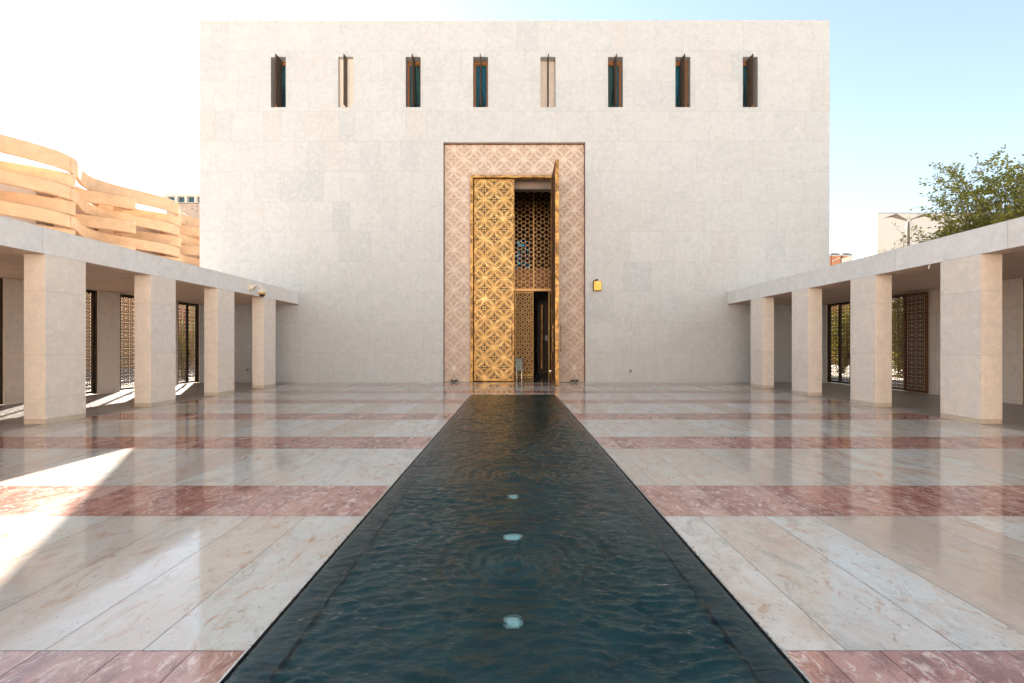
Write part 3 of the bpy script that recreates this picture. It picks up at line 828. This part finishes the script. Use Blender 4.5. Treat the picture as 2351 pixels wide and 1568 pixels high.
wl = empty('wall_lantern', (PX(1370.5, Y0), Y0, PZ(657.3, Y0)), 0, 'golden box lantern on the white wall right of the portal', 'lantern')
hw, hh = .165, .205
m = MB(); m.box(-hw, hw, -.17, -.004, -hh, hh); m.build('housing', M['gold_dark'], wl)
m = MB()
m.grid([[(-hw + .004, -.1705, -hh + .004), (hw - .004, -.1705, -hh + .004), (hw - .004, -.1705, hh - .004), (-hw + .004, -.1705, hh - .004)], [(-hw + .02, -.186, -hh + .02), (hw - .02, -.186, -hh + .02), (hw - .02, -.186, hh - .02), (-hw + .02, -.186, hh - .02)]], close=True)
m.quad([(-hw + .02, -.186, -hh + .02), (hw - .02, -.186, -hh + .02), (hw - .02, -.186, hh - .02), (-hw + .02, -.186, hh - .02)]); m.build('front_panel', M['gold_paint'], wl)
m = MB(); m.box(-.045, .05, -.190, -.1862, .115, .135); m.build('badge', M['white_plastic'], wl)

bird = empty('bird', (PX(1368.5, Y0 - .1), Y0 - .1, PZ(646.6, Y0) - .0), 0, 'small dark bird perched on top of the golden wall lantern', 'bird')
m = MB()
m.tube([(-.125, 0, .018), (-.09, 0, .022), (-.06, 0, .028), (-.035, 0, .036), (-.005, 0, .048), (.025, 0, .058), (.045, 0, .072), (.058, 0, .088), (.07, 0, .097), (.082, 0, .098), (.09, 0, .095)],
       [.009, .011, .014, .026, .036, .038, .030, .022, .021, .017, .004], 12); body = m.build('body', M['feather'], bird, smooth=True)
m = MB(); m.lathe([(.001, -.018), (.012, -.012), (.016, 0), (.012, .012), (.001, .018)], (.032, -.026, .05), 10); o = m.build('breast_patch', M['rust'], bird, smooth=True)
m = MB(); m.tube([(.088, 0, .095), (.106, 0, .091)], [.005, .001], 6); m.build('beak', M['black'], bird)
for s in (-1, 1):
    m = MB(); m.tube([(.005, s * .012, .03), (.01, s * .012, .001)], .003, 6); m.tube([(.01, s * .012, .003), (.03, s * .014, .003)], .003, 6); m.build('leg', M['black'], bird)
    m = MB(); m.tube([(-.075, s * .022, .03), (-.04, s * .032, .042), (0, s * .037, .055), (.02, s * .034, .06)], [.003, .008, .011, .004], 8); m.build('wing', M['feather'], bird, smooth=True)

def socket(name, px, py, y, w, h, label, cat, face, extra, group=None):
    r = empty(name, (PX(px, y), y, PZ(py, y)), 0, label, cat, group)
    b = MB(); b.box(-w, w, -.03, -.001, -h, h); b.build('plate', face, r)
    e = MB(); e.box(-w * .55, w * .55, -.036, -.0305, -h * .1, h * .55); e.build('cover', extra, r)
    return r
socket('power_socket', 1043, 844, YP - .045, .055, .08, 'white socket on the carved panel left of the golden door', 'socket', M['white_plastic'], M['cream_paint'], 'sockets on the carved surround')
s2 = socket('power_socket', 1319, 843, YP - .045, .055, .08, 'white socket with a red mark on the carved panel right of the golden door', 'socket', M['white_plastic'], M['cream_paint'], 'sockets on the carved surround')
m = MB(); m.box(-.02, .02, -.0375, -.0365, .0, .03); m.build('sticker', M['red_print'], s2)
socket('outlet_box', 1447.5, 852, Y0 - .004, .06, .07, 'small grey outlet box low on the white wall right of the portal', 'socket', M['zinc'], M['black'], 'outlets low on the white wall')
socket('outlet_box', 569, 849, Y0 - .004, .05, .05, 'tiny dark outlet low on the wall behind the last left pillars', 'socket', M['zinc'], M['black'], 'outlets low on the white wall')
fl0 = empty('floor_floodlight', (PX(1042.5, YP - .25), YP - .25, 0), 0, 'black ground floodlight at the foot of the carved panel left of the door', 'floodlight', 'floodlights flanking the door')
m = MB(); m.grid([[(-.14, -.07, .012), (.14, -.07, .012), (.14, .07, .012), (-.14, .07, .012)], [(-.14, -.075, .06), (.14, -.075, .06), (.14, .08, .06), (-.14, .08, .06)], [(-.12, -.02, .105), (.12, -.02, .105), (.12, .06, .115), (-.12, .06, .115)]], close=True)
m.quad([(-.12, -.02, .105), (.12, -.02, .105), (.12, .06, .115), (-.12, .06, .115)]); m.build('housing', M['black'], fl0)
m = MB(); m.quad([(-.035, -.055, .0785), (.045, -.055, .0785), (.045, -.03, .0995), (-.035, -.03, .0995)]); m.build('sticker', M['white_plastic'], fl0)
for s in (-1, 1):
    m = MB(); m.box(s * .1 - .02, s * .1 + .02, -.06, .06, .001, .013); m.build('foot', M['steel'], fl0)
f1 = copy_tree(fl0); f1.location.x = PX(1319.5, YP - .25); f1['label'] = 'black ground floodlight at the foot of the carved panel right of the door'

st = empty('lectern_stand', (PX(1192, 21), 21, 0), 0, 'short stand wrapped in silvery green sheeting just inside the doorway', 'stand')
m = MB(); rows = []
for k in range(11):
    z = .42 + .56 * k / 10
    rows.append([(-.20 + .36 * j / 10 + .02 * math.sin(k * 1.3), -.16 + .12 * k / 10 + .015 * math.sin(j * 2.1 + k) , z + .02 * math.sin(j * 1.1)) for j in range(11)])
m.grid(rows); m.build('wrapping', M['wrap'], st, smooth=True)
m = MB(); m.box(.165, .225, -.06, .0, .45, 1.0); m.box(-.2, .165, .0, .02, .45, .98); m.build('board', M['brownboard'], st)
for s in (-1, 1):
    m = MB(); m.tube([(s * .12, -.08, .5), (s * .12, -.12, .01)], .012, 6); m.build('leg', M['steel'], st)
m = MB(); m.tube([(0, 0, .5), (0, .18, .01)], .012, 6); m.build('leg', M['steel'], st)
for i, (px, py) in enumerate(((1237, 686), (1234.5, 693))):
    pass
# bent metal rod under the right beam
m = MB(); m.tube([(XF + .03, PX(3715 * .574, 1) and XF / (PX(2131, 1)), BZ + .01), (XF - .04, XF / PX(2131, 1) - .05, BZ - .11)], .012, 6)
tag(m.build('bent_rod', M['cream_paint']), 'thin pale rod sticking out below the right arcade beam', 'rod')

# ------------------------------------------------------------------ ribbon facade building on the left
rb = empty('ribbon_building', (-30, 30, 0), 0, 'peach building faced with wavy interwoven concrete bands behind the left arcade', 'building')
def ribbon(pts, z0, z1, th=.22):
    m = MB(); n = len(pts); rows_o, rows_i = [], []
    nr = []
    for i in range(n):
        a, b = pts[max(i - 1, 0)], pts[min(i + 1, n - 1)]
        dx, dy = b[0] - a[0], b[1] - a[1]; l = math.hypot(dx, dy); nr.append((dy / l, -dx / l))
    prof = [(0, z0 + .04), (0, z1 - .04), (.04, z1), (th - .04, z1), (th, z1 - .04), (th, z0 + .04), (th - .04, z0), (.04, z0)]
    rows = []
    for (x, y), (a, b) in zip(pts, nr): rows.append([(x - a * d, y - b * d, z) for d, z in prof])
    m.grid(rows, close=True); m.quad(rows[0]); m.quad(rows[-1][::-1])
    return P(m.build('wall_band', M['peach'], rb))
def xa(y): 
    t = ((y - 27.0) / 8.55) % 1.0
    # rounded crest, quick fall, slow climb
    w = t if t < .5 else t
    c = math.cos(2 * PI * (t ** .86))
    return -28.5 + .95 * c
joints = [18.6, 27.15, 35.7, 44.25]
for (zt, hh_) in ((13.45, 1.0), (11.5, .78), (9.75, .78), (8.0, .78), (6.25, .78)):
    for a, b in zip(joints[:-1], joints[1:]):
        yy = np.linspace(a + .02, b - .02, 44)
        ribbon([(xa(y), y) for y in yy], zt - hh_, zt)
for (zt, hh_) in ((12.38, .84), (10.66, .84), (8.9, .84), (7.15, .84)):
    for e in (23.0, 27.4, 31.8, 36.15, 40.5):
        ctrl = [(-30.7, e - 3.9), (-29.9, e - 2.25), (-29.2, e - 1.65), (-28.5, e - 1.1), (-28.0, e - .65), (-27.72, e - .32), (-27.58, e - .08), (-27.62, e + .10), (-27.8, e + .20), (-28.2, e + .24), (-29.2, e + .24)]
        pts = []
        for i in range(len(ctrl) - 1):
            p0, p1, p2, p3 = ctrl[max(i - 1, 0)], ctrl[i], ctrl[i + 1], ctrl[min(i + 2, len(ctrl) - 1)]
            for k in range(4):
                t = k / 4
                pts.append(tuple(.5 * (2 * p1[q] + (p2[q] - p0[q]) * t + (2 * p0[q] - 5 * p1[q] + 4 * p2[q] - p3[q]) * t * t + (3 * p1[q] - p0[q] - 3 * p2[q] + p3[q]) * t ** 3) for q in (0, 1)))
        pts.append(ctrl[-1]); ribbon(pts, zt - hh_, zt)
for y in (20.5, 24.9, 29.2, 33.6, 38.0, 42.3):
    m = MB(); m.box(-30.6, -30.1, y - .2, y + .2, -.05, 12.9); P(m.build('post', M['peach_in'], rb))
m = MB(); m.box(-37, -31.0, 28.3, 46, -.05, 12.35); m.box(-37, -31.0, 20, 28.3, -.05, 7.0); P(m.build('inner_wall', M['tan'], rb))
m = MB(); m.box(-29.2, -28.9, 18.6, 44.2, -.05, 5.4); P(m.build('base_wall', M['peach'], rb))
m = MB()
for z in (12.9, 9.6): m.box(-30.99, -30.61, 28.3, 44, z - .4, z - .1)
P(m.build('floor_slab', M['peach_in'], rb))

# far building with blue windows
fb = empty('far_building', (-44, 60, 0), 0, 'distant pale building with square blue windows above a tan wall, left of the prayer hall', 'building')
fy = 60.0
m = MB(); fx0, fx1 = PX(375, fy), PX(520, fy); ft = PZ(443.5, fy); fbz = PZ(465.5, fy)
pw = [(PX(387.5 + 22.4 * k - 3.2, fy), PX(387.5 + 22.4 * k + 13.6, fy), PZ(464.5, fy), PZ(450.7, fy)) for k in range(-0, 6)]
fnb = lambda u, v, d: (u, fy + d, v)
for (p, q, r, s) in rect_sub((fx0, fx1, fbz, ft), pw): m.quad([fnb(p, r, 0), fnb(q, r, 0), fnb(q, s, 0), fnb(p, s, 0)])
for w in pw: reveal(m, fnb, w, 0, .45)
m.quad([(fx0, fy, fbz), (fx0, fy, ft), (PX(352, fy), fy + 7, ft), (PX(352, fy), fy + 7, fbz)])
m.box(fx0 + .01, fx1, fy + 1.2, fy + 9, fbz, ft - .05); P(m.build('upper_storey', M['offwhite'], fb))
for w in pw:
    q = MB(); q.box(w[0], w[1], fy + .45, fy + .5, w[2], w[3]); P(q.build('window', M['blueglass'], fb))
m = MB(); m.box(fx0 + .2, fx1, fy + .25, fy + 9, -.05, fbz - .02); P(m.build('lower_wall', M['tan'], fb))
m = MB()
for (px, py) in ((438, 472.5), (449, 472.5), (438, 478), (449, 483.5), (460, 473), (460, 478)):
    m.box(PX(px, fy) - .06, PX(px, fy) + .06, fy + .22, fy + .26, PZ(py, fy) - .06, PZ(py, fy) + .06)
P(m.build('wall_vent', M['black'], fb))

# ------------------------------------------------------------------ right side
wy = 45.0; wx = PX(2014, wy); wt = PZ(490, wy)
wb = empty('white_building', (wx + 8, wy + 8, 0), 0, 'plain cubic white building beyond the right arcade, its left side in full sun', 'building')
m = MB(); m.box(wx, wx + 22, wy, wy + 24, -.05, wt); P(m.build('wall', M['offwhite'], wb))
m = MB(); m.box(wx - .03, wx + 22.03, wy - .03, wy + 24.03, wt + .001, wt + .09); P(m.build('parapet', M['zinc'], wb))
m = MB(); m.box(wx - .06, wx - .001, wy + 4.5, wy + 4.75, PZ(525, wy) + 1.4, PZ(525, wy) + 1.5); P(m.build('vent', M['black'], wb))
m = MB(); m.box(PX(2112, wy), PX(2115, wy), wy - .08, wy - .001, PZ(524, wy) - .04, PZ(522.5, wy) + .02); P(m.build('vent', M['black'], wb))

pv = empty('brick_pavilion', (30.5, 40.5, 0), 0, 'low orange brick block with small grey hipped roof lights beside the prayer hall corner', 'building')
py_ = 40.0
for k, (a, b) in enumerate(((1888, 1907.5), (1909.5, 1930), (1935, 1956.5))):
    x0, x1 = PX(a, py_), PX(b, py_); ze, zt = PZ(586, py_), PZ(579, py_)
    m = MB(); m.box(x0, x1, py_, py_ + .9, -.05, ze - .06); P(m.build('brick_wall', M['brick'], pv))
    m = MB(); m.box(x0 - .05, x1 + .05, py_ - .04, py_ + .94, ze - .06, ze); P(m.build('eave', M['offwhite'], pv))
    m = MB(); m.grid([[(x0 - .05, py_ - .04, ze + .001), (x1 + .18, py_ - .04, ze + .001), (x1 + .18, py_ + .94, ze + .001), (x0 - .05, py_ + .94, ze + .001)], [(x0 + .08, py_ + .3, zt), (x1 - .02, py_ + .3, zt), (x1 - .02, py_ + .6, zt), (x0 + .08, py_ + .6, zt)]], close=True)
    m.quad([(x0 + .08, py_ + .3, zt), (x1 - .02, py_ + .3, zt), (x1 - .02, py_ + .6, zt), (x0 + .08, py_ + .6, zt)]); P(m.build('roof', M['zinc'], pv))
    m = MB(); m.tube([(x0 + .2, py_ + .45, zt), (x0 + .2, py_ + .45, zt + .22)], .025, 6); m.box(x0 + .12, x0 + .28, py_ + .42, py_ + .48, zt + .2, zt + .24); P(m.build('finial', M['zinc'], pv))
m = MB(); m.grid([[(PX(1909, py_), py_ - .05, PZ(601, py_)), (PX(1909, py_), py_ - .05, PZ(599, py_))], [(PX(1929, py_), py_ - .05, PZ(592, py_)), (PX(1929, py_), py_ - .05, PZ(590, py_))]])
m.grid([[(PX(1931, py_), py_ - .05, PZ(603, py_)), (PX(1931, py_), py_ - .05, PZ(594, py_))], [(PX(1956, py_), py_ - .05, PZ(600, py_)), (PX(1956, py_), py_ - .05, PZ(586, py_))]])
P(m.build('coping', M['offwhite'], pv))

ly = 25.0
lp = empty('street_lamp', (PX(2084, ly), ly, 0), 0, 'taupe street lamp with two wing-like arms in front of the white building', 'street lamp')
jz = PZ(509, ly)
m = MB(); m.grid([[(-.085, -.06, -.05), (.085, -.06, -.05), (.085, .06, -.05), (-.085, .06, -.05)], [(-.075, -.055, jz - .25), (.075, -.055, jz - .25), (.075, .055, jz - .25), (-.075, .055, jz - .25)], [(-.06, -.05, jz), (.06, -.05, jz), (.06, .05, jz), (-.06, .05, jz)]], close=True); m.build('pole', M['lamp'], lp)
for s in (-1, 1):
    m = MB()
    pr = [(.02, .0, .02, .05), (.10, .12, .06, .06), (.35, .22, .10, .08), (.72, .385, .16, .14), (.82, .42, .18, .16), (1.05, .32, .17, .05), (1.30, .235, .15, .02)]
    rows = []
    for (x, z, wd_, th) in pr: rows.append([(s * x, -wd_, jz + z), (s * x, wd_, jz + z), (s * (x - th * .35), wd_ * .8, jz + z - th), (s * (x - th * .35), -wd_ * .8, jz + z - th)])
    m.grid(rows, close=True); m.quad(rows[0]); m.quad(rows[-1][::-1]); ar = m.build('arm', M['lamp'], lp)
    m = MB(); m.quad([(s * .80, -.13, jz + .255), (s * 1.2, -.11, jz + .205), (s * 1.2, .11, jz + .205), (s * .80, .13, jz + .255)]); m.build('lens', M['lens'], ar)

# ------------------------------------------------------------------ trees and shrubs
def leafquad(mb, p, d, size, rnd, mi=0):
    d = d.normalized(); s = d.cross(Vector((rnd.uniform(-1, 1), rnd.uniform(-1, 1), rnd.uniform(-.2, 1.2))))
    if s.length < 1e-3: return
    s = s.normalized() * size * .30
    q = d * size
    k = len(mb.v); up = s.cross(d).normalized() * size * .08
    mb.v += [tuple(p), tuple(p + q * .45 + s + up), tuple(p + q), tuple(p + q * .45 - s + up)]
    mb.f.append((k, k + 1, k + 2, k + 3)); mb.mi.append(mi); mb.col.append((.5, 0, .5))
def shoot(tr, lf, rnd, p, d, ln, r, leaf, dens, lvl, curl=.25):
    """one limb with leaves set along it and side shoots"""
    n = max(4, int(ln / .22)); pts = [p.copy()]; rads = [r]
    cur = p.copy(); dd = d.normalized()
    for i in range(n):
        dd = (dd + Vector((rnd.uniform(-1, 1), rnd.uniform(-1, 1), rnd.uniform(-.5, .9))) * curl * .35).normalized()
        cur = cur + dd * (ln / n); pts.append(cur.copy()); rads.append(max(.004, r * (1 - .85 * (i + 1) / n)))
        if lvl > 0 and i >= 1:
            for _ in range(2 if lvl > 1 else rnd.choice((1, 2, 2))):
                side = Vector((rnd.uniform(-1, 1), rnd.uniform(-1, 1), rnd.uniform(-.35, .75)))
                nd = (dd * .55 + side).normalized()
                shoot(tr, lf, rnd, cur, nd, ln * rnd.uniform(.28, .55) * (1.1 - .6 * i / n), rads[-1] * .6, leaf, dens, lvl - 1)
        if lvl <= 1:
            for _ in range(dens):
                o = Vector((rnd.gauss(0, 1), rnd.gauss(0, 1), rnd.gauss(0, .6)))
                leafquad(lf, cur + o * .03 - dd * rnd.random() * ln / n, dd * .5 + o.normalized(), leaf * rnd.uniform(.7, 1.3), rnd)
    tr.tube(pts, rads, 5 if lvl < 2 else 7, cap=False)
t1 = empty('leafy_tree', (18.6, 16.6, 0), 0, 'olive green tree with upright leafy shoots rising behind the right arcade roof', 'tree')
rt = random.Random(5); tr, lf = MB(), MB()
tr.tube([(0, 0, -.05), (.05, 0, 1.2), (0, .05, 2.4), (.05, 0, 3.3)], [.17, .14, .12, .10], 9)
for (dx, dy, dz, ln, lv) in ((-.95, .1, 1.25, 3.6, 2), (-.55, -.3, 1.5, 4.6, 2), (-.28, .2, 1.9, 5.2, 2), (.05, -.2, 1.6, 4.6, 2), (.35, .1, 1.6, 4.8, 2), (.8, -.2, 1.2, 4.2, 2), (-1.4, -.3, .75, 2.9, 2), (-.2, -1, 1.2, 3.2, 2), (.2, 1., 1.2, 3.2, 2), (1.3, .4, .8, 3.2, 2)):
    shoot(tr, lf, rt, Vector((0, 0, rt.uniform(2.6, 3.3))), Vector((dx, dy, dz)), ln, .05, .115, 2, lv, .16)
tr.build('trunk', M['bark'], t1, smooth=True); lf.build('crown', M['leaf'], t1)
def bush(name, loc, label, cat, w, h, n, lm, leaf=.07, petals=0, seed=1, group=None):
    t = empty(name, loc, 0, label, cat, group); r = random.Random(seed); tr, lf, pt = MB(), MB(), MB()
    for k in range(n):
        a = r.uniform(0, 2 * PI); sp = r.uniform(0, 1) * w
        shoot(tr, lf, r, Vector((math.cos(a) * sp * .25, math.sin(a) * sp * .25, -.05)), Vector((math.cos(a) * sp, math.sin(a) * sp, h)), h * r.uniform(.65, 1.05), .02, leaf, 3, 1, .2)
    tr.build('stems', M['bark'], t); lf.build('foliage', lm, t)
    if petals:
        for v in r.sample(lf.v, min(petals, len(lf.v))): leafquad(pt, Vector(v), Vector((r.uniform(-1, 1), r.uniform(-1, 1), .5)), .09, r)
        pt.build('flowers', M['petal'], t)
    return t
bush('flowering_shrub', (-16.6, 21.8, 0), 'flowering shrub with magenta blooms seen through the far left gate', 'shrub', 1.0, 3.0, 16, M['leaf_yellow'], .08, 500, 3)
bush('yellow_shrub', (19.6, 26, 0), 'tall yellow-green shrub glimpsed through the dark gate on the right', 'shrub', 1.1, 4.2, 20, M['leaf_yellow'], .09, 0, 4, 'shrubs beyond the right gates')
bush('yellow_shrub', (19.7, 22.2, 0), 'yellow-leaved shrub glimpsed through the brown gate on the right', 'shrub', .9, 4.0, 16, M['leaf_yellow'], .09, 0, 8, 'shrubs beyond the right gates')
# sprig above the beam in front of the lamp
bush('green_sapling', (PX(2088, 18), 18, 0), 'small green sapling top peeping over the right arcade roof at the lamp pole', 'sapling', .45, PZ(563, 18), 7, M['leaf'], .075, 0, 12)
ds = empty('dry_shrub', (PX(1962, 30), 30, 0), 0, 'dry straw-coloured shrub with bare twigs beside the brick pavilion', 'shrub')
tr, lf = MB(), MB(); rt = random.Random(9)
for k in range(9):
    shoot(tr, lf, rt, Vector((rt.uniform(-.8, .5), 0, 5.0)), Vector((rt.uniform(-.3, 1.2), rt.uniform(-.4, .4), .9)), rt.uniform(2.2, 3.6), .018, .05, 1, 1, .3)
tr.tube([(0, 0, -.05), (0, 0, 2.5), (-.1, 0, 5.4)], [.07, .06, .05], 7)
tr.build('twigs', M['dry'], ds); lf.build('foliage', M['leaf_yellow'], ds)

# unseen building added behind the viewer to bounce warm sunlight into the court
ob = empty('bounce_building', (0, -30, 0), 0, 'unseen warm building added behind the viewer to bounce sunlight into the court', 'building')
m = MB(); fo = lambda u, v, dd: (u, -28 - dd, v)
oh = [(x, x + 1.4, z, z + 2.6) for x in range(-27, 27, 6) for z in (1.0, 6.0, 11.0)]
for (p, q, r, s_) in rect_sub((-32, 32, -.05, 16), oh): m.quad([fo(p, r, 0), fo(p, s_, 0), fo(q, s_, 0), fo(q, r, 0)])
for h in oh: reveal(m, fo, h, 0, .4); m.quad([fo(h[0], h[2], .4), fo(h[0], h[3], .4), fo(h[1], h[3], .4), fo(h[1], h[2], .4)])
m.box(-32, 32, -40, -28.5, -.05, 15.9); P(m.build('wall', M['bounce_stone'], ob))

# ------------------------------------------------------------------ camera, sky, sun
cd = bpy.data.cameras.new('camera'); co = bpy.data.objects.new('camera', cd); C.objects.link(co)
co.location = (0, 0, H); co.rotation_euler = (PI / 2, 0, 0)
cd.sensor_width = 36; cd.lens = F / 2351 * 36; cd.shift_x = -(VX - 1175.5) / 2351; cd.shift_y = (VY - 784) / 2351
cd.clip_start = .05; cd.clip_end = 3000
sc.camera = co
EL = math.radians(31.4); AZ = math.atan2(-.536, .844)     # azimuth from +Y towards +X
w = bpy.data.worlds.new('World'); sc.world = w; w.use_nodes = True
nt = w.node_tree; bg = nt.nodes['Background']
sk = nt.nodes.new('ShaderNodeTexSky'); sk.sky_type = 'NISHITA'; sk.sun_disc = False
sk.sun_elevation = EL; sk.sun_rotation = AZ; sk.air_density = 1.0; sk.dust_density = .2; sk.ozone_density = 1.0
hs = nt.nodes.new('ShaderNodeHueSaturation'); hs.inputs['Saturation'].default_value = .66; hs.inputs['Hue'].default_value = .472
nt.links.new(sk.outputs[0], hs.inputs['Color'])
tn = nt.nodes.new('ShaderNodeMix'); tn.data_type = 'RGBA'; tn.blend_type = 'MULTIPLY'; tn.inputs[0].default_value = 1; tn.inputs[7].default_value = (1, .985, 1.0, 1)
nt.links.new(hs.outputs[0], tn.inputs[6]); nt.links.new(tn.outputs[2], bg.inputs[0]); bg.inputs[1].default_value = .057
sd = bpy.data.lights.new('sun', 'SUN'); so = bpy.data.objects.new('sun', sd); C.objects.link(so)
sd.energy = 5.0; sd.angle = math.radians(.53); sd.color = (1, .93, .84)
d = Vector((math.sin(AZ) * math.cos(EL), math.cos(AZ) * math.cos(EL), math.sin(EL)))
so.rotation_euler = (-d).to_track_quat('-Z', 'Y').to_euler(); so.location = d * 50
sc.view_settings.view_transform = 'Standard'; sc.view_settings.look = 'None'
sc.view_settings.exposure = 2.4; sc.view_settings.gamma = 1.0
